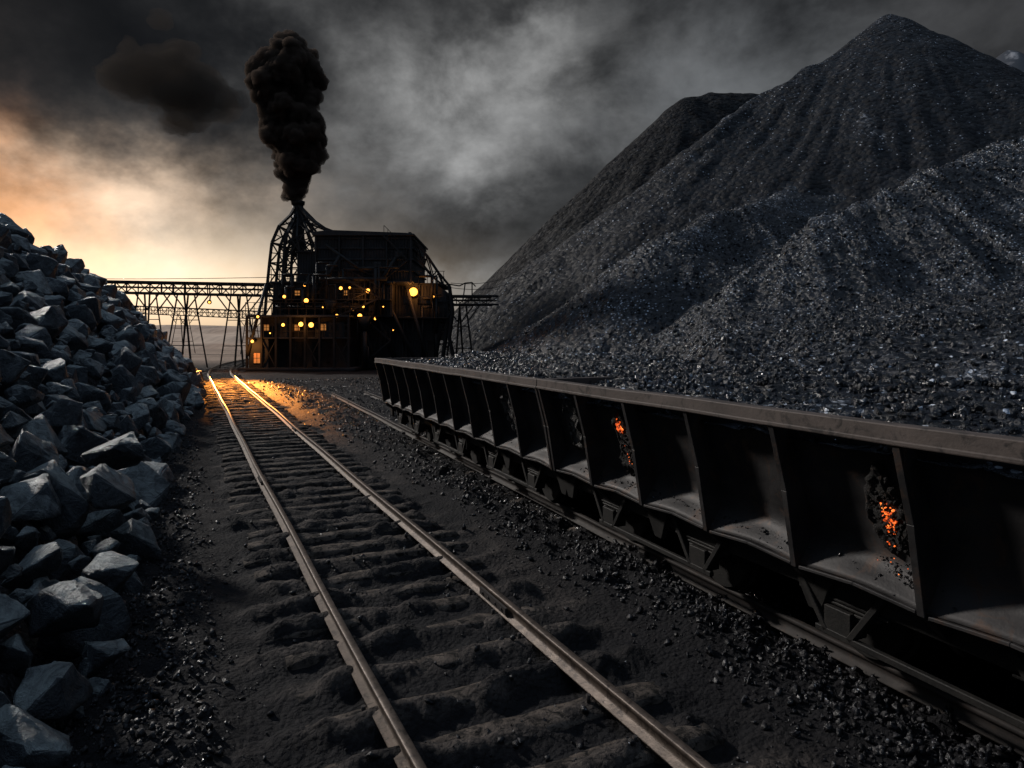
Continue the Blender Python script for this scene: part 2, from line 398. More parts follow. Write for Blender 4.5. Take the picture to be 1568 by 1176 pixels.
N=90000
rr=np.exp(rng.uniform(math.log(2.5),math.log(45),N));aa=rng.uniform(-0.8,0.9,N)
X=rr*np.sin(aa);Y=rr*np.cos(aa);pp=(X-xc(Y))*0.9
w=sstep(1.5,2.3,pp)*1.0+sstep(-1.5,-2.1,pp)*0.8+0.05
w*=np.clip(0.45+1.7*(fbm(X*.8,Y*.8,3,90)+.35),0,1)
w=np.where((np.abs(np.abs(pp)-0.75)<0.1),0,w)
keep=rng.uniform(0,1,N)<w
X=X[keep];Y=Y[keep];rr=rr[keep]
sz=0.007+0.044*rng.uniform(0,1,len(X))**3.5+0.0012*rr
Z=ground_h(X,Y)+sz*0.25
scatter('coal_gravel',np.stack([X,Y,Z],1),sz,small_protos,M_gravel)

# ------------------------------------------------------------------ coal piles
def seg_h(X,Y,ridge,slope,round_=1.5,fy=1.0):
    best=np.full(X.shape,-99.0)
    for (a,b_) in zip(ridge[:-1],ridge[1:]):
        ax,ay,az=a;bx,by,bz=b_
        dx,dy=bx-ax,by-ay;L2=dx*dx+dy*dy
        t=np.clip(((X-ax)*dx+(Y-ay)*dy)/L2,0,1)
        ey=Y-ay-t*dy
        ey=np.where(ey<0,ey*fy,ey)
        dd=np.hypot(X-ax-t*dx,ey)
        h=az+t*(bz-az)-slope*(np.sqrt(dd*dd+round_*round_)-round_)
        best=np.maximum(best,h)
    return best
def boxblur(Z,r):
    P=np.pad(Z,((r+1,r),(r+1,r)),mode='edge').cumsum(0).cumsum(1);n=2*r+1
    return (P[n:,n:]-P[:-n,n:]-P[n:,:-n]+P[:-n,:-n])/(n*n)
def pile(name,x0,x1,y0,y1,res,fn,mat,rr=None,ra=1.0):
    xs=np.arange(x0,x1+res,res);ys=np.arange(y0,y1+res,res)
    X,Y=np.meshgrid(xs,ys);Z=fn(X,Y)
    F=grid_faces(len(ys),len(xs));zf=Z.ravel()
    keep=zf[F].max(1)>-0.35;F=F[keep]
    used=np.unique(F);mp=np.full(zf.size,-1);mp[used]=np.arange(len(used))
    V=np.stack([X.ravel(),Y.ravel(),np.maximum(zf,-0.6)],1)[used]
    o=np_mesh(name,V,mp[F],mat,smooth=True)
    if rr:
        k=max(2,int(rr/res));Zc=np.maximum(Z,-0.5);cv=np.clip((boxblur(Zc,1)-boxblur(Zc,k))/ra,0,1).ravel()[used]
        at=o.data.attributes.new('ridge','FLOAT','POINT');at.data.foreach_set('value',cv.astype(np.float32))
    return o
R1=[(24.5,80,26.6),(28.6,82,30.3),(38.4,86,37.8),(49.5,90,45.2),(50.6,90,46.0),(53.3,91,44.4),(58,92,41.0),(65,95,39.6),(74,97,40.2),(90,98,43.5),(110,100,44)]
def f_main(X,Y):
    wx=X+1.4*fbm(X*.06,Y*.06,3,1);wy=Y+2.0*fbm(X*.06+9,Y*.06,3,2)
    h=seg_h(wx,wy,R1,0.73,0.8,1.30)
    a=np.arctan2(X-56,Y-100);r=np.hypot(X-56,Y-100)
    g=fbm(a*9,r*0.03,3,3)*sstep(12,40,r)*1.5+fbm(a*40,r*0.08,3,4)*sstep(14,38,r)*0.5
    return h+g+0.38*fbm(X*.7,Y*.7,4,6)
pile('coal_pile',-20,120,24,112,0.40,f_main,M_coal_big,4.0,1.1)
R3=[(33,72,21),(30,68,18.8),(24,62,15.8),(17.2,54,12.9),(12.5,48.5,10.2),(11,46,8.3)]
def f_lobe(X,Y):
    wx=X+1.6*fbm(X*.12,Y*.12,3,11);wy=Y+1.6*fbm(X*.12+9,Y*.12,3,12)
    h=seg_h(wx,wy,R3,0.70,1.2)
    a=np.arctan2(X-20,Y-60);r=np.hypot(X-20,Y-60)
    return h+fbm(a*8,r*0.1,3,13)*0.8*sstep(1,10,r)+0.26*fbm(X*1.3,Y*1.3,4,14)
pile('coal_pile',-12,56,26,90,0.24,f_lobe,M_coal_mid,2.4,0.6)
R2=[(30.2,112,42.8),(34,113,43.8),(39.7,114,44.2),(60,116,43)]
def f_rear(X,Y):
    wx=X+1.5*fbm(X*.06,Y*.06,3,21);wy=Y+1.5*fbm(X*.06+9,Y*.06,3,22)
    h=seg_h(wx,wy,R2,0.97,2.5)
    a=np.arctan2(X-31,Y-113);r=np.hypot(X-31,Y-113)
    return h+fbm(a*14,r*0.04,3,23)*1.0*sstep(2,20,r)+0.3*fbm(X*.7,Y*.7,3,24)
pile('coal_pile',-20,75,60,150,0.6,f_rear,M_coal_far)
R4=[(9.9,24.8,5.6),(12.9,26,7.5),(16.8,27,9.2),(21.5,28,10.9),(32.3,31,14.7),(42,33,16)]
def f_front(X,Y):
    wx=X+0.6*fbm(X*.25,Y*.25,3,31);wy=Y+0.6*fbm(X*.25+9,Y*.25,3,32)
    h=seg_h(wx,wy,R4,0.76,0.5)
    a=np.arctan2(X-16,Y-36);r=np.hypot(X-16,Y-36)
    h=h+0.36*fbm(X*.35,Y*.35,3,33)+0.5*fbm(a*16,r*.12,3,35)
    e=wagon_p(X,Y)-1.62;l=wagon_l(X,Y)
    t=2.04+0.14*np.maximum(e,0)+0.25*fbm(X*.5,Y*.5,3,36)*sstep(0,1.5,e)
    t=t-0.75*np.maximum(0,3.9-X+(Y-12)*.25)-0.6*np.maximum(0,X-26)
    t2=1.92+0.03*np.maximum(e,0)+0.2*fbm(X*.5,Y*.5,3,36)*sstep(0,1.5,e)-0.55*np.maximum(0,l-17.5)-0.45*np.maximum(0,e-7)
    t=np.maximum(t,t2)
    k=0.4;mx=np.maximum(h,t);h=mx+k*np.log(np.exp((h-mx)/k)+np.exp((t-mx)/k))-0.15*np.exp(-np.abs(h-t))
    h=h-0.15*(1-sstep(0,1.2,e))
    h=h+0.13*fbm(X*2.0,Y*2.0,4,34)
    return np.where(e<0,-1.0,h)
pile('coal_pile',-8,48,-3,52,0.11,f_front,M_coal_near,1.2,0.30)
def pile_lumps(name,fn,x0,x1,y0,y1,n,smin,smax,mat,pw=2.5):
    X=rng.uniform(x0,x1,n);Y=rng.uniform(y0,y1,n);Z=fn(X,Y)
    k=Z>-0.1
    X,Y,Z=X[k],Y[k],Z[k]
    sz=smin+(smax-smin)*rng.uniform(0,1,len(X))**pw
    return scatter(name,np.stack([X,Y,Z],1),sz,small_protos,mat)
pile_lumps('loose_coal',f_front,-6,34,11,34,42000,0.03,0.13,M_coal_near,3.0)
pile_lumps('loose_coal',f_front,-2,20,1,15,30000,0.02,0.09,M_coal_near,3.0)
pile_lumps('loose_coal',f_lobe,-6,30,30,58,14000,0.05,0.18,M_coal_mid,3.0)
def f_mtn(X,Y):
    h=seg_h(X,Y,[(286,402,158),(301,405,176),(318,408,166),(360,410,155),(420,420,155)],1.0,4)
    return h+7*fbm(X*.04,Y*.04,5,71)
m,nt,b,v=newmat('snow_rock');n=nt.noise(v,0.06,7,0.65,0.8)
nt.link(nt.mix(nt.ramp(n.outputs[0],[(0.5,0.0),(0.6,1.0)]),(0.04,0.042,0.05),(0.35,0.35,0.37)),b.inputs['Base Color'])
pile('mountain',100,560,220,620,4.0,f_mtn,m)

# ------------------------------------------------------------------ distant pit terraces
m,nt,b,v=newmat('pit_terrace_haze_earth');n=nt.noise(v,0.06,5,0.65,0.5)
nt.link(nt.mix(nt.ramp(n.outputs[0],[(0.35,0.0),(0.65,1.0)]),(0.36,0.24,0.17),(0.60,0.45,0.34)),b.inputs['Base Color']);b.inputs['Roughness'].default_value=0.95  # haze over the pit painted in as a paler earth colour
bump(nt,b,n.outputs[0],0.6,2.0)
def f_ter(X,Y):
    D=Y+0.35*X+14*fbm(X*.01,Y*.01,4,81)
    t=np.clip((D-120)/30.0,0,4)
    st=np.floor(t)+sstep(0.8,1.0,t-np.floor(t))
    return -0.8+st*2.2+0.4*fbm(X*.08,Y*.08,4,82)+1.4*fbm(X*.012,Y*.02,3,83)*sstep(0,1,t)
pile('hill',-420,60,110,420,2.5,f_ter,m)

# ------------------------------------------------------------------ boulder pile (left)
foot=np.array([(-0.6,-1.0),(-1.95,1.8),(-3.10,4.6),(-5.5,9.8),(-7.9,14.6),(-12.0,25),(-14.8,31),(-17.6,37),(-19.6,41),(-21.5,44)],float)
crest=np.array([(-7,-6,5.6),(-8.3,-1,5.8),(-9.8,3,6.0),(-12.3,8,6.2),(-14.8,13,6.6),(-18.6,24,6.6),(-20.4,30.5,5.8),(-22.9,38,5.0),(-23.6,42,3.6),(-23.2,45,1.2)],float)
tt=np.linspace(0,1,len(foot))
def loft(t,vv):
    f=np.stack([np.interp(t,tt,foot[:,i]) for i in (0,1)],-1);c=np.stack([np.interp(t,tt,crest[:,i]) for i in (0,1,2)],-1)
    xy=f+(c[...,:2]-f)*vv[...,None]
    z=c[...,2]*np.where(vv<=1,np.power(np.maximum(vv,0),0.92),np.maximum(1-(vv-1)*1.3,-.1))
    return np.concatenate([xy,z[...,None]],-1)
U,Vv=np.meshgrid(np.linspace(0,1,140),np.linspace(0,1.8,50))
S_=loft(U,Vv);S_[...,2]+=0.35*fbm(U*40,Vv*6,3,91)-0.35;
bp=empty('boulder_pile')
o=np_mesh('pile_core',S_.reshape(-1,3),grid_faces(50,140),M_gravel,smooth=True);o.parent=bp
n=11000
t=rng.uniform(0,1,n)**1.15;vv=rng.uniform(-0.03,1.25,n)
pts=loft(t,vv)
sz=np.where(np.arange(n)<1100,rng.uniform(.42,.66,n),np.where(np.arange(n)<3200,rng.uniform(.25,.40,n),rng.uniform(.10,.24,n)))
sz*=(0.76+0.50*np.clip((pts[:,1]-3)/22,0,1))
hp=np.array([(-3.02,4.35,.27),(-3.45,5.2,.45),(-3.06,5.0,.22),(-3.62,6.0,.50),(-4.2,5.8,.62),(-4.45,7.4,.95),(-4.75,6.6,.97),(-4.95,8.3,1.15),(-3.7,4.6,.65),(-4.1,5.0,1.2)])
hs=np.array([.36,.36,.20,.32,.36,.44,.40,.44,.36,.40])
AP=np.zeros((n+20,3));AS=np.zeros(n+20);cnt=len(hp);AP[:cnt]=hp;AS[:cnt]=hs
for i in range(n):
    if (np.linalg.norm(AP[:cnt]-pts[i],axis=1)<0.66*(AS[:cnt]+sz[i])).any(): continue
    AP[cnt]=pts[i];AS[cnt]=sz[i];cnt+=1
P=AP[len(hp):cnt].copy();S=AS[len(hp):cnt].copy()
P[:,2]=np.maximum(P[:,2]+rng.uniform(-.05,.18,len(P)),S*0.25)
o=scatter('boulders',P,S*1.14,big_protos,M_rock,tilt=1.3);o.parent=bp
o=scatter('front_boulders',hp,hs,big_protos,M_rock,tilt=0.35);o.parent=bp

# ------------------------------------------------------------------ hopper wagons
def pan_y(z):
    return np.interp(z,[0.84,0.90,1.06,1.5,1.95],[1.28,1.22,1.12,1.25,1.40])
def make_wagon(l0,nb=10):
    SP=1.036;L=SP*nb
    root=empty('hopper_wagon',wl(l0,0,0),TH)
    g=0.012
    b=B()
    for s in (1,-1):
        y0,y1=sorted((s*1.42,s*1.555))
        b.box(g,L-g,y0,y1,1.95,2.06,0)
        y0,y1=sorted((s*1.548,s*1.566));b.box(g,L-g,y0,y1,1.93,1.965,0)
    b.box(g,g+.10,-1.42,1.42,1.95,2.06,0);b.box(L-g-.10,L-g,-1.42,1.42,1.95,2.06,0)
    o=b.done('rim',[M_rim],root)
    bm=bmesh.new();bm.from_mesh(o.data)
    for it in range(4):
        bmesh.ops.subdivide_edges(bm,edges=[e for e in bm.edges if e.calc_length()>0.9],cuts=1,use_grid_fill=True)
    for v in bm.verts:
        f_=float(vnoise(np.array([v.co.x*1.3+l0]),np.array([v.co.y*.3]),3)[0]);v.co.z+=0.022*f_;v.co.y+=0.02*f_
    bm.to_mesh(o.data);bm.free()
    md=o.modifiers.new('bev','BEVEL');md.width=.01;md.segments=2;md.limit_method='ANGLE'
    zs=np.array([0.84,0.87,0.90,0.97,1.06,1.2,1.35,1.5,1.65,1.8,1.951])
    Vs=[];Fs=[];off=0
    for s in (1,-1):
        xs=np.linspace(g+.02,L-g-.02,nb*14+1);Xg,Zg=np.meshgrid(xs,zs)
        Yg=pan_y(Zg)+0.05*fbm(Xg*1.6+l0,Zg*1.6,4,int(abs(l0))+5)
        ph=(Xg%SP)/SP
        Yg=Yg-0.05*np.sin(np.pi*ph)**2*sstep(0.86,1.1,Zg)
        Zg=Zg+np.where(Zg<0.93,0.035*np.sin(np.pi*ph),0)
        Vs.append(np.stack([Xg,s*Yg,Zg],-1).reshape(-1,3));f=grid_faces(len(zs),len(xs))+off
        Fs.append(f if s<0 else f[:,::-1]);off+=Xg.size
    o=np_mesh('side_panels',np.concatenate(Vs),np.concatenate(Fs),M_wagon,smooth=True);o.parent=root
    sd=o.modifiers.new('th','SOLIDIFY');sd.thickness=0.015
    b=B()
    for s in (1,-1):
        for k in range(nb+1):
            x=min(max(k*SP,0.05),L-.05)
            pts=[(x,s*1.38,1.95),(x,s*1.545,1.95),(x,s*1.40,1.42),(x,s*1.30,0.82),(x,s*1.20,0.80),(x,s*1.06,1.06),(x,s*1.2,1.5)]
            b.prism(pts,(1,0,0),0.024)
            out=[(1.548,1.95),(1.405,1.42),(1.305,0.82)]
            for (ya,za),(yb,zb) in zip(out[:-1],out[1:]):
                b.beam((x,s*ya,za),(x,s*yb,zb),0.055,0,0.014)
            for dx in (-1,1):
                if 0<k<nb:
                    b.prism([(x,s*1.53,1.95),(x+dx*.13,s*1.53,1.95),(x+dx*.07,s*1.522,1.92),(x+dx*.042,s*1.51,1.88),(x+dx*.028,s*1.49,1.80),(x,s*1.47,1.74)],(0,1,0),0.018)
        for k in range(nb):
            b.beam((k*SP+.04,s*1.285,0.835),(k*SP+.52,s*1.275,0.855),0.04,0,0.025)
            b.beam((k*SP+.52,s*1.275,0.855),((k+1)*SP-.04,s*1.285,0.825),0.04,0,0.025)
    b.done('ribs',[M_wagon],root,bevel=0.004)
    b=B()
    for x in (g+.03,L-g-.03):
        b.prism([(x,-1.4,1.95),(x,1.4,1.95),(x,1.2,.95),(x,.9,.72),(x,-.9,.72),(x,-1.2,.95)],(1,0,0),0.04)
        for y in (-.9,-.3,.3,.9): b.box(x-.04,x+.04,y-.03,y+.03,.75,1.95)
    b.done('end_walls',[M_wagon],root)
    b=B()
    b.prism([(L/2,1.24,.86),(L/2,.6,.60),(L/2,-.6,.60),(L/2,-1.24,.86)],(1,0,0),L-.2)
    for s in (1,-1):
        b.box(0.1,L-.1,s*1.0-.06,s*1.0+.06,.60,.78)
        for k in range(nb+1):
            x=min(max(k*SP,0.1),L-.1)
            if k%2==0: b.prism([(x-.22,s*1.1,.80),(x+.22,s*1.1,.80),(x+.06,s*1.06,.45),(x-.06,s*1.06,.45)],(0,1,0),.06)
            b.beam((x,s*1.25,.82),(x,s*.9,.52),.06)
    b.box(-.02,L+.02,-.2,.2,.55,.75)
    for x in (-.02,L+.02): b.box(x-.12,x+.12,-.11,.11,.56,.74)
    axles=[1.1,2.75,L/2-.8,L/2+.8,L-2.75,L-1.1]
    for ax in axles:
        b.cyl((ax,-1.05,.44),(ax,1.05,.44),.06)
        for s in (1,-1):
            b.cyl((ax,s*.70,.44),(ax,s*.81,.44),.33,.32,28);b.cyl((ax,s*.66,.44),(ax,s*.70,.44),.365,.365,28)
            b.cyl((ax,s*.81,.44),(ax,s*.84,.44),.12,.11,16)
            b.box(ax-.12,ax+.12,s*1.03-.09,s*1.03+.09,.34,.54)
            for j in range(4): b.box(ax-.40+.07*j,ax+.40-.07*j,s*1.03-.05,s*1.03+.05,.60-.03*j-.022,.60-.03*j)
            b.beam((ax-.38,s*1.1,.75),(ax-.1,s*1.1,.34),.05);b.beam((ax+.38,s*1.1,.75),(ax+.1,s*1.1,.34),.05)
            b.box(ax+.34,ax+.42,s*.76-.05,s*.76+.05,.3,.6)
    for a,c in ((0,1),(2,3),(4,5)):
        for s in (1,-1): b.beam((axles[a]-.2,s*1.1,.34),(axles[c]+.2,s*1.1,.34),.05)
    b.done('underframe',[M_black],root,bevel=0.006)
    xs=np.linspace(.1,L-.1,int(L/.07));ys=np.linspace(-1.40,1.40,40);Xg,Yg=np.meshgrid(xs,ys)
    def lz(X,Y): return 1.86+0.16*(1-((Y+.2)/1.5)**2)*(1+0.8*fbm(X*.7+l0,Y*.7,3,7))+0.26*np.clip(-Y-.4,0,1)
    Zg=lz(Xg,Yg)+0.05*fbm(Xg*4,Yg*4,4,8)
    o=np_mesh('coal_load',np.stack([Xg,Yg,Zg],-1).reshape(-1,3),grid_faces(len(ys),len(xs)),M_coal_near,smooth=True);o.parent=root
    n=int(9000);X=rng.uniform(.0,L,n);Y=np.where(rng.uniform(0,1,n)<.45,rng.uniform(-1.62,-1.3,n),rng.uniform(-1.4,1.36,n))
    o=scatter('coal_lumps',np.stack([X,Y,np.where(Y<-1.38,2.06,lz(X,Y))],1),.02+.065*rng.uniform(0,1,n)**2,small_protos,M_coal_near);o.parent=root
    n=1500;X=rng.uniform(.1,L-.1,n);Z=.87+.12*rng.uniform(0,1,n)**1.5
    k_=rng.uniform(0,1,n)<np.clip(.2+1.6*fbm(X*1.5,X*0,3,int(abs(l0))),0.05,1);X=X[k_];Z=Z[k_]
    Y=pan_y(Z)+.012
    o=scatter('spilled_coal',np.stack([X,Y,Z],1),.004+.020*rng.uniform(0,1,len(X))**2.5,small_protos,M_gravel);o.parent=root
    return root
WAG=[]
for l0 in (4.54+5*1.036,4.54-5*1.036,4.54-15*1.036): WAG.append(make_wagon(l0))

def mk_ember():
    m,nt,b,v=newmat('ember');n=nt.noise(v,14,5,0.7,0.5)
    b.inputs['Base Color'].default_value=(0.02,0.015,0.012,1)
    c=nt.ramp(n.outputs[0],[(0.38,(0.05,0.003,0.0)),(0.50,(1.0,0.11,0.012)),(0.66,(1.0,0.32,0.06))])
    nt.link(c,b.inputs['Emission Color']);nt.link(nt.math('MULTIPLY',nt.ramp(n.outputs[0],[(0.40,0.0),(0.58,1.0)]),1.8),b.inputs['Emission Strength']);return m
M_ember=mk_ember()
M_char=mat_mottle('charred_steel',(0.010,0.010,0.010),(0.040,0.036,0.034),9,(0.5,0.9),0.2,1.0,0.03,c3=(0.08,0.050,0.034),c3pos=0.6)
M_bare=mat_mottle('bare_scraped_steel',(0.05,0.049,0.049),(0.17,0.165,0.16),5,(0.4,0.7),0.3,1.0,0.03,c3=(0.010,0.009,0.009),c3pos=0.5)
def blotch(name,root,cx,cz,rx,rz,seed,mat,jag=0.30,out=0.012):
    nr,na=14,56;V=[];F=[]
    for i in range(nr+1):
        for j in range(na):
            a=2*math.pi*j/na;t=i/nr
            rad_=1+jag*2*float(fbm(np.array([math.cos(a)*2.2+seed]),np.array([math.sin(a)*2.2]),4,seed)[0])
            x=cx+rx*rad_*t*math.cos(a);z=cz+rz*rad_*t*math.sin(a)
            nn_=float(fbm(np.array([x*14+seed]),np.array([z*14]),3,seed+5)[0])
            prof=out+0.03*math.exp(-((t-.80)/.13)**2)*(0.6+1.2*nn_)+0.03*nn_*(t<0.95)
            if t>0.97: prof=-0.03
            V.append((x,float(pan_y(z))-0.05*math.sin(math.pi*((x%1.036)/1.036))**2+prof+0.03,z))
    for i in range(nr):
        for j in range(na): F.append((i*na+j,i*na+(j+1)%na,(i+1)*na+(j+1)%na,(i+1)*na+j))
    o=np_mesh(name,V,np.array(F)[:,::-1],mat);o.parent=root;return o
wm=WAG[1];k0=5*1.036;SPc=1.036
def embers(cx,cz,rx,rz,n,smin,smax,mat,name='embers',out=.05):
    a=rng.uniform(0,6.28,n);r_=np.sqrt(rng.uniform(0,1,n))*(0.6+0.8*rng.uniform(0,1,n));X=cx+rx*r_*np.cos(a);Z=cz+rz*r_*np.sin(a)
    Y=pan_y(Z)-0.05*np.sin(np.pi*((X%1.036)/1.036))**2+out
    o=scatter(name,np.stack([X,Y,Z],1),rng.uniform(smin,smax,n),small_protos,mat);o.parent=wm
blotch('burn_hole',wm,k0+.30,1.40,.16,.30,3,M_char)
embers(k0+.28,1.40,.12,.22,130,.008,.028,M_char,'char_lumps');embers(k0+.27,1.36,.06,.10,70,.006,.018,M_ember,out=.055);embers(k0+.33,1.17,.05,.03,10,.006,.011,M_ember)
embers(k0+.28,1.0,.22,.06,160,.004,.012,M_gravel,'ash',.02);embers(k0+.3,1.02,.15,.06,6,.004,.008,M_ember,out=.03)
blotch('burn_hole',wm,k0+3*SPc+.42,1.42,.17,.36,8,M_char)
embers(k0+3*SPc+.42,1.4,.13,.3,100,.01,.026,M_char,'char_lumps');embers(k0+3*SPc+.44,1.60,.07,.07,70,.008,.018,M_ember,out=.065)
embers(k0+3*SPc+.42,1.25,.06,.14,10,.006,.010,M_ember,out=.06)
blotch('torn_plate',wm,k0+4*SPc+.55,1.50,.2,.36,12,M_bare)
blotch('torn_plate',WAG[0],SPc+.6,1.5,.18,.33,17,M_bare)

# ------------------------------------------------------------------ processing plant
PX,PY=-13.37,56.0
plant=empty('coal_processing_plant',(PX,PY,0),0)
K=0.0548
def U_(px): return (px-540)*K
def Zz(py): return (565-py)*K
b=B()
b.box(-3.2,4.9,.5,9,7.2,11.25);
b.prism([(-3.45,4.75,11.25),(5.15,4.75,11.25),(5.15,4.75,11.40),(4.4,4.75,11.48),(-2.0,4.75,11.72),(-3.45,4.75,11.55)],(0,1,0),9.3)
for z in (7.3,8.25,9.2,10.15,11.0): b.box(-3.3,5.0,.36,.5,z,z+.14);b.box(4.9,5.05,.5,9,z,z+.14)
for i in range(34): b.box(-3.18+.238*i,-3.10+.238*i,.44,.5,7.3,11.2)
for u in (-3.2,-1.2,.8,2.8,4.82): b.box(u-.08,u+.08,.25,.5,7.2,11.25)
b.box(-5.0,-3.2,1.0,7,7.2,9.9);b.box(-5.1,-3.1,.9,7.1,9.9,10.05)
for i in range(8): b.box(-4.95+.23*i,-4.88+.23*i,.94,1.0,7.3,9.85)
for u,w_,h_ in ((-2.6,.3,.3),(-.4,.5,.15),(1.9,.35,.2),(4.2,.25,.3)): b.box(u,u+w_,3,3.6,11.4,11.7+h_)
b.box(-6.7,3.3,0,9,4.4,7.2);b.box(-6.85,3.45,-.15,9.1,7.2,7.38)
for i in range(42): b.box(-6.65+.238*i,-6.57+.238*i,-.06,0,4.5,7.15)
b.prism([(3.3,5,2.4),(6.9,5,2.4),(7.7,5,4.2),(7.7,5,6.6),(6.9,5,7.25),(3.3,5,7.25)],(0,1,0),7)
for i in range(14): b.box(3.35+.26*i,3.43+.26*i,1.44,1.5,2.6,7.1)
b.box(3.2,7.5,1.35,8.6,7.25,7.36)
b.box(.3,6.1,1.6,8,0,4.4)
for i in range(22): b.box(.35+.262*i,.43+.262*i,1.53,1.6,0,4.4)
b.box(-7.4,-.1,-.6,7,0,4.4)
b.box(-8.1,.3,-2.3,7.2,4.30,4.48);b.box(-8.0,.2,-2.2,-.6,2.55,2.68)
b.box(-7.9,-6.3,-2.1,-.6,0,2.55)
b.box(-5.6,-4.7,-2.0,-.6,2.68,4.3);b.box(-2.6,-.2,-1.9,-.6,2.68,3.9)
b.box(-8.6,.8,-2.6,8,0.0,.22)
b.done('walls',[M_plant],plant,bevel=0.02)
b=B()
rnd=random.Random(5)
for u in np.linspace(-8.0,.2,8):
    b.beam((u,-2.2,.2),(u,-2.2,4.3),.16)
def railing(x0,x1,y,z,m=0,h=1.0):
    for zz in (h*.5,h): b.beam((x0,y,z+zz),(x1,y,z+zz),.045)
    for x in np.arange(x0,x1+.01,.7): b.beam((x,y,z),(x,y,z+h),.045)
railing(-8.05,.25,-2.2,2.68);railing(-8.1,.3,-2.25,4.48);railing(-6.8,3.4,-.1,7.38)
railing(3.3,7.6,1.3,7.36);railing(3.3,7.6,1.0,4.4)
b.box(3.2,7.9,.6,1.5,4.3,4.4)
b.box(-6.7,3.3,-.9,0,5.75,5.85);railing(-6.7,3.3,-.85,5.85,h=.9)
us=np.linspace(-8.0,.2,8)
for i in (1,4,6): b.beam((us[i],-2.2,.2),(us[i+1],-2.2,2.5),.07);b.beam((us[i+1],-2.2,.2),(us[i],-2.2,2.5),.07)
for i in range(44):
    u=rnd.uniform(-6.4,7.2);z0=rnd.uniform(.2,6);z1=z0+rnd.uniform(1.5,4.5);z1=min(z1,7.9 if u>4.8 or u<-3 else 10.8);r_=rnd.uniform(.04,.17);y=-.35-rnd.uniform(0,.5) if u<3.3 else 1.2-rnd.uniform(0,.5)
    if u<.3 and z0<4.5: z0=4.6
    if z1-z0<.5: z1=z0+.8
    b.cyl((u,y,z0),(u,y,z1),r_);
    b.cyl((u,y,z1),(u+rnd.choice([-1,1])*rnd.uniform(.4,1.6),y,z1),r_*.9)
for (a,c,r_) in (((1.0,.9,6.5),(3.4,.7,1.0),.22),((2.0,.6,7.4),(5.4,.2,.4),.16),((4.4,.9,6.9),(6.4,.3,.2),.16),((.6,.4,4.4),(1.9,.2,.3),.14),((-1,-.3,9.5),(-3,-.4,6),.15),((3.6,.2,9.4),(2.0,-.2,6.8),.16),((-6.9,-1.0,7),(-7.9,-2.4,1.2),.13),((-2.2,-.2,10.4),(1.8,-.4,7.6),.12)):
    b.cyl(a,c,r_)
for (a,c) in (((-.8,-1.2,4.5),(2.4,-1.2,5.85)),((2.6,-1.0,5.85),(-.2,-1.0,7.4)),((2.4,.1,7.4),(4.6,.1,9.2)),((4.6,.1,9.2),(2.6,.1,11.2)),((.6,-.2,0.2),(3.2,-.2,2.4)),((3.2,.0,2.4),(.8,.0,4.4))):
    b.beam(a,c,.14);b.beam(Vector(a)+Vector((0,0,.9)),Vector(c)+Vector((0,0,.9)),.045)
    for k_ in range(7):
        p_=Vector(a).lerp(Vector(c),k_/6);b.beam(p_,p_+Vector((0,0,.9)),.04)
b.cyl((-2.6,-.7,7.5),(3.0,-.7,7.5),.18);b.cyl((-6.2,-.7,5.2),(1.0,-.7,5.2),.12)
b.cyl((-1.6,-.9,4.7),(-1.6,-.9,5.7),.25,.55,16);b.cyl((1.2,-.9,3.2),(1.2,-.9,4.4),.22,.6,16)
b.cyl((1.2,-.9,.2),(1.2,-.9,3.2),.2)
for y in (1.4,3.0):
    P1=[(5.0,y,10.9),(5.9,y,9.9),(6.9,y,8.4),(7.9,y,7.2)];P2=[(4.9,y,9.6),(5.6,y,9.0),(6.5,y,7.9),(7.4,y,7.2)]
    for A_ in (P1,P2):
        for p_,q_ in zip(A_[:-1],A_[1:]): b.beam(p_,q_,.17)
    for p_,q_ in zip(P1,P2): b.beam(p_,q_,.1)
    for p_,q_ in zip(P1[:-1],P2[1:]): b.beam(p_,q_,.1)
    for (a,c) in (((7.9,7.2),(8.2,5.0)),((8.2,5.0),(7.9,2.6)),((7.9,2.6),(8.5,0)),((7.6,5.2),(6.9,2.2)),((6.9,2.2),(6.6,0)),((7.9,4.8),(7.2,0))):
        b.beam((a[0],y,a[1]),(c[0],y,c[1]),.18)
    for z in (1,2,3.2,4.4,5.6): b.beam((6.7,y,z),(8.2,y,z+.3),.07)
    b.beam((6.7,y,1),(8.2,y,2.3),.06);b.beam((8.2,y,1.3),(6.7,y,2.4),.06);b.beam((7,y,3.2),(8.1,y,4.7),.06)
for z in (2.3,4.7,7.2): b.beam((7.9,1.4,z),(7.9,3.0,z),.08)
for p_,q_ in (((7.9,2,7.3),(8.8,2,7.15)),((8.8,2,7.15),(9.3,2,7.4)),((9.3,2,7.4),(9.9,2,7.45)),((9.9,2,7.45),(10.2,2,7.1)),((9.9,2,7.45),(9.9,2,5.8)),((9.3,2,7.4),(9.1,2,5.8))): b.beam(p_,q_,.1)
b.done('steelwork',[M_plant2],plant)
b=B()
SX=-5.55
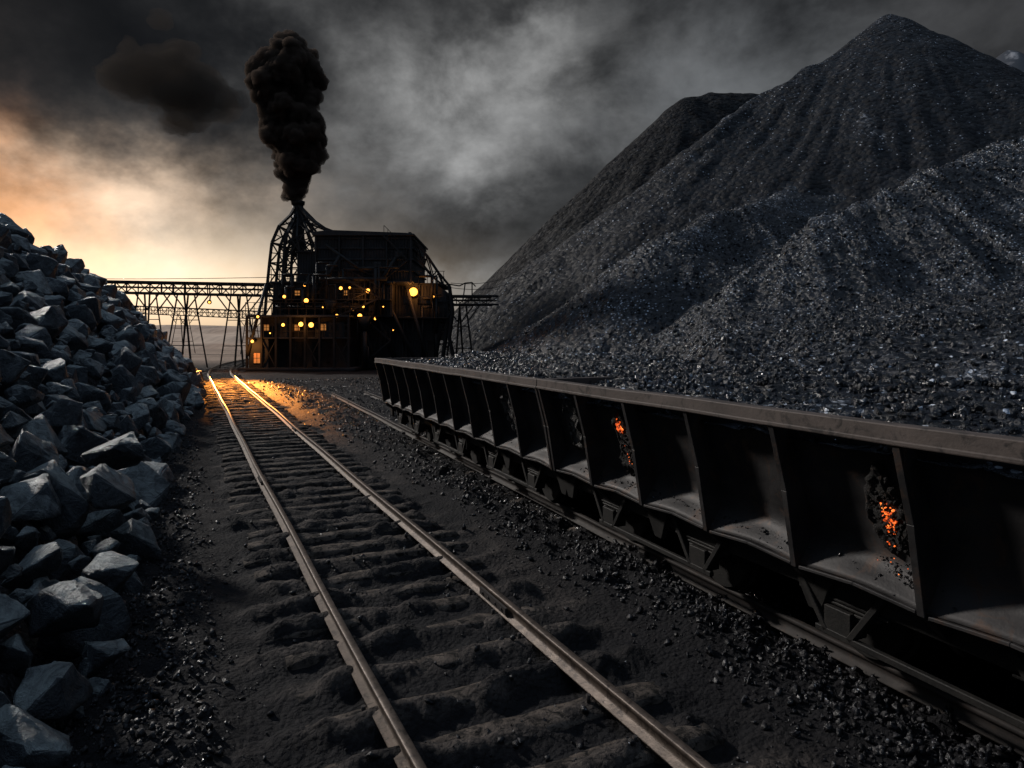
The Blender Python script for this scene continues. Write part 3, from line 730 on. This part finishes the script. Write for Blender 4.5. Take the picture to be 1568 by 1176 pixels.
for y in (.6,2.6,4.6):
    ya=lambda f: y+(3-y)*f
    L1=[(-7.6,y,4.5),(-7.4,y,7.0),(-7.2,y,9.0),(-7.0,y,10.7),(-6.4,y,12.1),(-5.9,ya(.6),13.3),(-5.7,ya(.85),14.1)]
    L2=[(-6.1,y,4.5),(-6.1,y,7.0),(-6.0,y,9.0),(-5.9,y,10.5),(-5.7,y,11.5),(-5.6,ya(.6),12.8),(-5.5,ya(.85),13.9)]
    for A_ in (L1,L2):
        for p_,q_ in zip(A_[:-1],A_[1:]): b.beam(p_,q_,.2)
    for i in range(6):
        b.beam(L1[i+1],L2[i+1],.12);b.beam(L1[i],L2[i+1],.1)
        if i<4: b.beam(L2[i],L1[i+1],.1)
        mid=(Vector(L1[i])+Vector(L1[i+1]))/2;mid2=(Vector(L2[i])+Vector(L2[i+1]))/2;b.beam(mid,mid2,.08)
    R_l=[(-1.6,y,11.6),(-2.9,y,12.1),(-4.3,ya(.4),13.1),(-5.3,ya(.8),14.2)]
    R_m=[(-3.3,y,10.2),(-3.9,y,11.6),(-4.7,ya(.5),12.8),(-5.4,ya(.8),14.0)]
    R_n=[(-4.6,y,9.9),(-4.9,y,11.2),(-5.2,ya(.5),12.6),(-5.45,ya(.8),13.8)]
    for A_,w_ in ((R_l,.18),(R_m,.16),(R_n,.14)):
        for p_,q_ in zip(A_[:-1],A_[1:]): b.beam(p_,q_,w_)
    for A_,B2 in ((R_m,R_l),(R_n,R_m)):
        for p_,q_ in zip(A_,B2): b.beam(p_,q_,.09)
        for p_,q_ in zip(A_[1:],B2[:-1]): b.beam(p_,q_,.08)
    b.beam(R_n[0],L2[4],.09);b.beam(R_n[1],L2[3],.1);b.beam(R_n[2],L2[4],.08);b.beam((-6.0,y,9.0),(-4.4,y,11.3),.1)
for z,x in ((7,-7.4),(9,-7.2),(10.7,-7.0),(12.1,-6.4)): b.beam((x,.6,z),(x,4.6,z),.12)
b.cyl((SX,3,9.8),(SX,3,14.4),.62,.46,20);b.cyl((SX,3,14.4),(SX,3,14.7),.56,.6,20)
for z in (11,12.4,13.6): b.cyl((SX,3,z),(SX,3,z+.1),.64,.64,20)
b.done('headframe',[M_plant2],plant)
b=B()
def win(u,z,w,h,y,m): 
    b.box(u-w/2-.05,u+w/2+.05,y-.05,y,z-.05,z+h+.05,2);b.box(u-w/2,u+w/2,y-.07,y-.05,z,z+h,m)
    b.box(u-.02,u+.02,y-.09,y-.07,z,z+h,2);b.box(u-w/2,u+w/2,y-.09,y-.071,z+h*.5-.015,z+h*.5+.015,2)
for i,u in enumerate(np.arange(-7.0,-.2,.85)):
    win(u,3.25,.42,.5,-.6 if not(-5.6<u<-4.5 or u>-2.7) else -2.02 if u<-4 else -1.92,0 if i in (0,3,6) else 1)
for u,z,m_ in ((-6,6.2,1),(-4.6,6.2,0),(-3.2,6.2,1),(-.6,6.2,0),(1.0,6.2,1),(-6,4.9,1),(0,4.9,0),(1.6,4.9,1)): win(u,z,.4,.4,-.07,m_)
for u,z in ((-1.8,8.6),(0.1,8.6),(2.0,8.6),(3.8,9.5)): win(u,z,.6,.45,.43,1)
for u,z in ((4.3,5.6),(5.6,5.6),(4.3,3.3),(6.2,5.6)): win(u,z,.5,.6,1.43,1)
win(-7.2,.6,.5,.8,-2.12,0)
b.box(-5.4,-4.0,-.66,-.6,.22,2.3,1);b.box(-3.2,-1.4,-.66,-.6,.22,2.3,1)  # dark sheets painting the shade inside the ground-floor openings
b.done('windows',[M_win,M_glass,M_plant2],plant)
LAMPS=[(630,445,1.1,.46),(567,446,-.9,.22),(555,484,-1.0,.23),(475,461,-1.1,.23),(475,497,-2.5,.23),(490,498,-2.5,.25),(526,442,-.9,.17),(521,426,.1,.15),(442,455,-1.1,.16),(660,453,1.0,.20),(572,487,.8,.15),(521,484,-1.1,.18),(449,498,-2.5,.16),(538,441,-.6,.12),(470,437,-.6,.13),(404,522,-2.5,.15),(412,486,-2.5,.13),(560,470,-.9,.11),
 (500,471,-1.1,.07),(590,470,-.9,.07),(430,510,-2.5,.07),(600,505,.6,.06)]
b=B()
for (px,py,y,r) in LAMPS:
    u=U_(px);z=Zz(py);
    b.sph((u,y,z),r*.8,1 if r>.3 else 0,2,(1,.6,1))
    b.cyl((u,y+r*.5,z),(u,y+r*1.3,z),r*.95,r*.5,12,m=2);b.beam((u,y+r,z),(u,y+.9,z+.1),.05,2)
b.done('lamps',[M_lamp,M_lampbig,M_plant2],plant)
def plight(name,loc,e,col=(1,.38,.09),r=.15):
    l=bpy.data.lights.new(name,'POINT');l.energy=e;l.color=col;l.shadow_soft_size=r
    o=link_obj(bpy.data.objects.new(name,l));o.location=loc;o.parent=plant;return o
plight('flood_light',(4.93,.2,6.7),110);plight('lamp_light',(-3.6,-3.2,3.75),60);plight('lamp_light',(.9,-1.9,6.2),45)
plight('lamp_light',(-7.6,-3.2,2.0),110)

def gantry(name,A_,B_,legs,h=1.0,w=1.6):
    e=empty(name);b=B();A_=Vector(A_);B_=Vector(B_);d=B_-A_;n=max(2,int(d.length/1.1));side=Vector((-d.y,d.x,0)).normalized()*w/2;up=Vector((0,0,h))
    for s in (-1,1):
        b.beam(A_+side*s,B_+side*s,.16);b.beam(A_+side*s+up,B_+side*s+up,.16)
        for i in range(n):
            p0=A_+d*i/n+side*s;p1=A_+d*(i+1)/n+side*s
            b.beam(p0,p0+up,.08)
            b.beam(p0,p1+up,.07) if i%2 else b.beam(p0+up,p1,.07)
    for i in range(n+1):
        p0=A_+d*i/n;b.beam(p0-side,p0+side,.1)
    b.beam(A_+Vector((0,0,h*.55)),B_+Vector((0,0,h*.55)),.9,0,.12)
    b.beam(A_+up+Vector((0,0,.08)),B_+up+Vector((0,0,.08)),w*1.05,0,.07)
    for t,sp in legs:
        p0=A_+d*t;u=d.normalized()
        for s in (-1,1):
            for q in (-1,1):
                ft=p0+u*q*sp+side*s*1.6;ft.z=-.3
                b.beam(p0+u*q*.3+side*s,ft,.12)
            for zz in (.35,.7):
                pa=(p0-u*.3+side*s).lerp(p0-u*sp+side*s*1.6,zz);pa.z=p0.z*(1-zz);pb=(p0+u*.3+side*s).lerp(p0+u*sp+side*s*1.6,zz);pb.z=p0.z*(1-zz)
                b.beam(pa,pb,.07)
        for s in (-1,1):
            for q in (-1,1): b.beam(p0+u*q*1.7+side*s,p0+u*q*.5+side*s-Vector((0,0,1.5)),.09)
    b.done('truss',[M_plant2],e);return e
G1=gantry('conveyor_gantry',(-62,63,7.4),(-21.0,59,6.35),[(.30,1.1),(.55,1.1),(.71,1.0),(.80,1.3),(.92,1.1)],.95)
gantry('conveyor_gantry',(-5.8,60,5.6),(-1.6,62,5.7),[(.25,.9)],.75)
gantry('conveyor_gantry',(-120,128,9.5),(-44,118,6.0),[(.2,1.5),(.4,1.5),(.6,1.4),(.8,1.3),(.97,1.0)],1.3,2.2)
b=B()
b.beam((-26.5,58.7,6.5),(-26.5,58.5,5.9),.09,1);b.cyl((-26.5,58.55,5.9),(-26.42,58.25,5.75),.10,.2,14,m=1);b.sph((-26.42,58.24,5.74),.09,0)
b.done('added_flood',[M_lamp,M_plant2],G1)  # made-up fixture on the gantry, added to go with the spot
sl=bpy.data.lights.new('added_track_spot','SPOT');sl.energy=420000;sl.color=(1,.33,.05);sl.spot_size=math.radians(12.5);sl.spot_blend=1.0;sl.shadow_soft_size=.3  # spot added to throw the orange pool onto the track
so=link_obj(bpy.data.objects.new('added_track_spot',sl));so.parent=G1
so.location=(-26.38,58.0,5.65)
tgt=Vector((-14.9,36.5,0))-Vector((-26.38,58.0,5.65));so.rotation_euler=tgt.to_track_quat('-Z','Y').to_euler()
b=B()
for (a,c,sag) in (((-5.3,58,7.4),(3,85,12.2),.9),((-5.3,58,7.0),(3,85,11.4),1.0),((-21,58,7.9),(-70,62,9.2),.5)):
    a=Vector(a);c=Vector(c);pr=a
    for i in range(1,25):
        t=i/24;q_=a.lerp(c,t);q_.z-=sag*4*t*(1-t);b.cyl(pr,q_,.028,seg=5);pr=q_
b.done('overhead_cable',[M_black])

# ------------------------------------------------------------------ smoke plume
bm=bmesh.new()
prof=np.array([(14.5,SX,.5),(15.3,-5.8,1.0),(16.9,-5.8,1.75),(18.6,-5.84,2.3),(20.1,-5.7,2.8),(21.5,-5.9,2.7),(23,-6.25,2.5),(24.4,-6.7,2.75),(25.9,-6.5,2.8),(27.3,-6.3,2.5),(28.4,-6.1,1.8),(29.3,-6.4,.9)])
rs=random.Random(11)
for i in range(330):
    z=14.5+14.8*rs.uniform(0,1);cx=np.interp(z,prof[:,0],prof[:,1]);R_=np.interp(z,prof[:,0],prof[:,2])
    a=rs.uniform(0,6.283);rr_=R_*math.sqrt(rs.uniform(0,1))*.84;r_=R_*rs.uniform(.16,.42)
    bmesh.ops.create_icosphere(bm,subdivisions=2,radius=r_,matrix=Matrix.Translation((PX+cx+rr_*math.cos(a),PY+3+rr_*math.sin(a),z))@Matrix.Diagonal((1,1,rs.uniform(.8,1.15),1)))
for z in np.arange(14.5,28.6,.45):
    cx=np.interp(z,prof[:,0],prof[:,1]);R_=np.interp(z,prof[:,0],prof[:,2])
    bmesh.ops.create_icosphere(bm,subdivisions=3,radius=R_*.72,matrix=Matrix.Translation((PX+cx,PY+3,z)))
def volmat(name,col,dens):
    M_=bpy.data.materials.new(name);M_.use_nodes=True;t_=M_.node_tree;t_.nodes.clear()
    o_=t_.nodes.new('ShaderNodeOutputMaterial');pv=t_.nodes.new('ShaderNodeVolumePrincipled')
    pv.inputs['Color'].default_value=(*col,1);pv.inputs['Density'].default_value=dens;pv.inputs['Anisotropy'].default_value=0.0
    t_.links.new(pv.outputs[0],o_.inputs['Volume']);return M_
M_smoke=volmat('smoke',(.20,.15,.12),4.0)
me=bpy.data.meshes.new('smoke_plume');bm.to_mesh(me);bm.free();me.materials.append(M_smoke)
so=link_obj(bpy.data.objects.new('smoke_plume',me))
def smokemods(so,vx,lst):
    md=so.modifiers.new('r','REMESH');md.mode='VOXEL';md.voxel_size=vx;md.use_smooth_shade=True
    for nm,sc,st in lst:
        tx=bpy.data.textures.new(nm,'CLOUDS');tx.noise_scale=sc;tx.noise_depth=3
        md=so.modifiers.new(nm,'DISPLACE');md.texture=tx;md.strength=st;md.mid_level=.5;md.texture_coords='GLOBAL'
    md=so.modifiers.new('r2','REMESH');md.mode='VOXEL';md.voxel_size=vx;md.use_smooth_shade=True
smokemods(so,.10,(('c1',1.5,1.1),('c2',.5,.6),('c3',.22,.25)))
bm=bmesh.new();rs=random.Random(4)
for i in range(110):
    u=rs.gauss(0,1);cxx=-46+u*4.6;zz=36.5+rs.gauss(0,1.7)*(1.2-min(abs(u),1.8)*.45)-.5*u
    bmesh.ops.create_icosphere(bm,subdivisions=2,radius=rs.uniform(.9,2.6)*(1.15-min(abs(u),2)*.35),matrix=Matrix.Translation((cxx,90+rs.gauss(0,2),zz))@Matrix.Diagonal((1.3,1,.8,1)))
me=bpy.data.meshes.new('smoke_cloud');bm.to_mesh(me);bm.free();me.materials.append(volmat('drifting_smoke',(.12,.10,.085),.30))
so=link_obj(bpy.data.objects.new('smoke_cloud',me))
smokemods(so,.30,(('d1',4.0,3.0),('d2',1.4,1.4),('d3',.6,.6)))

# ------------------------------------------------------------------ world
SUN_AZ=-56;SUN_EL=29
w=bpy.data.worlds.new('World');scene.world=w;w.use_nodes=True
nt=NT(w.node_tree);bg=nt.n['Background']
tc=nt.new('ShaderNodeTexCoord');g=tc.outputs['Generated']
nrm=nt.new('ShaderNodeVectorMath',operation='NORMALIZE');nt.link(g,nrm.inputs[0])
sp=nt.new('ShaderNodeSeparateXYZ');nt.link(nrm.outputs[0],sp.inputs[0])
az0=nt.math('ARCTAN2',sp.outputs[0],sp.outputs[1]);el0=nt.math('ARCSINE',sp.outputs[2])
mp=nt.new('ShaderNodeMapping');nt.link(nrm.outputs[0],mp.inputs[0]);mp.inputs['Scale'].default_value=(1,1,1.35);mp.inputs['Location'].default_value=(.35,.1,.2)
wn=nt.noise(mp.outputs[0],3.6,6,0.60,0.0);sc=nt.new('ShaderNodeSeparateColor');nt.link(wn.outputs['Color'],sc.inputs[0])
az=nt.math('ADD',az0,nt.math('MULTIPLY',nt.math('SUBTRACT',sc.outputs[0],.5),.50))
el=nt.math('ADD',el0,nt.math('MULTIPLY',nt.math('SUBTRACT',sc.outputs[1],.5),.34))
def gauss(a,e,sa,se,wz=None):
    q1=nt.math('POWER',nt.math('ABSOLUTE',nt.math('DIVIDE',nt.math('SUBTRACT',wz or az,a),sa)),2.0)
    q2=nt.math('POWER',nt.math('ABSOLUTE',nt.math('DIVIDE',nt.math('SUBTRACT',el if wz is None else el0,e),se)),2.0)
    return nt.math('EXPONENT',nt.math('MULTIPLY',nt.math('ADD',q1,q2),-1.0))
def addc(acc,fac,col):
    v_=nt.new('ShaderNodeVectorMath',operation='SCALE');v_.inputs[0].default_value=col;nt.link(fac,v_.inputs['Scale'])
    a_=nt.new('ShaderNodeVectorMath',operation='ADD');nt.link(v_.outputs[0],a_.inputs[0])
    if isinstance(acc,tuple): a_.inputs[1].default_value=acc
    else: nt.link(acc,a_.inputs[1])
    return a_.outputs[0]
acc=(0.036,0.036,0.037)
for (a,e,sa,se,col) in ((-.53,.175,.14,.06,(.60,.45,.32)),(-.68,.15,.09,.10,(.50,.20,.065)),
    (-.10,.37,.20,.11,(.34,.342,.338)),(-.02,.09,.45,.06,(.13,.138,.141)),(.30,.36,.22,.11,(.075,.081,.086)),(-.33,.20,.12,.08,(.11,.094,.078))):
    acc=addc(acc,gauss(a,e,sa,se),col)
dark=None
for (a,e,sa,se,wt) in ((-.46,.36,.15,.09,.7),(-.60,.42,.40,.13,.92),(0.0,.50,.22,.07,.88),(.09,.385,.08,.05,.5),(.1,.22,.35,.05,.3),(.5,.5,.28,.09,.7)):
    f_=nt.math('SUBTRACT',1.0,nt.math('MULTIPLY',gauss(a,e,sa,se),wt))
    dark=f_ if dark is None else nt.math('MULTIPLY',dark,f_)
cn=nt.noise(mp.outputs[0],5.5,7,0.58,0.15)
cm=nt.ramp(cn.outputs[0],[(0.33,0.35),(0.5,1.0),(0.67,1.55)])
mult=nt.math('MULTIPLY',dark,cm)
s1=nt.new('ShaderNodeVectorMath',operation='SCALE');nt.link(acc,s1.inputs[0]);nt.link(mult,s1.inputs['Scale']);acc=s1.outputs[0]
acc=addc(acc,gauss(-.52,.045,.30,.075,az0),(1.0,.72,.45))
acc=addc(acc,gauss(-.48,.09,.20,.055,az0),(.42,.34,.24))
acc=addc(acc,gauss(-.70,.12,.16,.09),(.38,.16,.05))
ov=nt.new('ShaderNodeMapRange');ov.interpolation_type='SMOOTHSTEP';ov.inputs[1].default_value=.62;ov.inputs[2].default_value=1.2;nt.link(el0,ov.inputs[0])
acc=addc(acc,ov.outputs[0],(.20,.275,.38))
bk=nt.new('ShaderNodeMapRange');bk.interpolation_type='SMOOTHSTEP';bk.inputs[1].default_value=1.0;bk.inputs[2].default_value=2.2;nt.link(nt.math('ABSOLUTE',az0),bk.inputs[0])
acc=addc(acc,bk.outputs[0],(.034,.052,.076))
sky=nt.new('ShaderNodeTexSky');sky.sky_type='NISHITA';sky.sun_disc=False;sky.sun_elevation=math.radians(SUN_EL);sky.sun_rotation=math.radians(SUN_AZ)
v_=nt.new('ShaderNodeVectorMath',operation='SCALE');nt.link(sky.outputs[0],v_.inputs[0]);v_.inputs['Scale'].default_value=.001
a_=nt.new('ShaderNodeVectorMath',operation='ADD');nt.link(v_.outputs[0],a_.inputs[0]);nt.link(acc,a_.inputs[1])
nt.link(a_.outputs[0],bg.inputs[0]);bg.inputs[1].default_value=1.0
w.cycles.sampling_method='MANUAL';w.cycles.sample_map_resolution=512

s=bpy.data.lights.new('sun','SUN');s.energy=2.4;s.angle=math.radians(5);s.color=(1.0,.94,.88)
so=link_obj(bpy.data.objects.new('sun',s))
a=math.radians(SUN_AZ);e=math.radians(SUN_EL)
sd=Vector((math.sin(a)*math.cos(e),math.cos(a)*math.cos(e),math.sin(e)))
so.rotation_euler=sd.to_track_quat('Z','Y').to_euler()

c=bpy.data.cameras.new('camera');co=link_obj(bpy.data.objects.new('camera',c))
co.location=(0,0,CAMH);co.rotation_euler=(math.radians(90),0,0)
c.lens=23.46;c.sensor_width=36;c.shift_y=-70/1568;c.clip_end=6000;c.clip_start=.05
scene.camera=co
scene.view_settings.view_transform='Standard';scene.view_settings.look='None';scene.view_settings.exposure=0
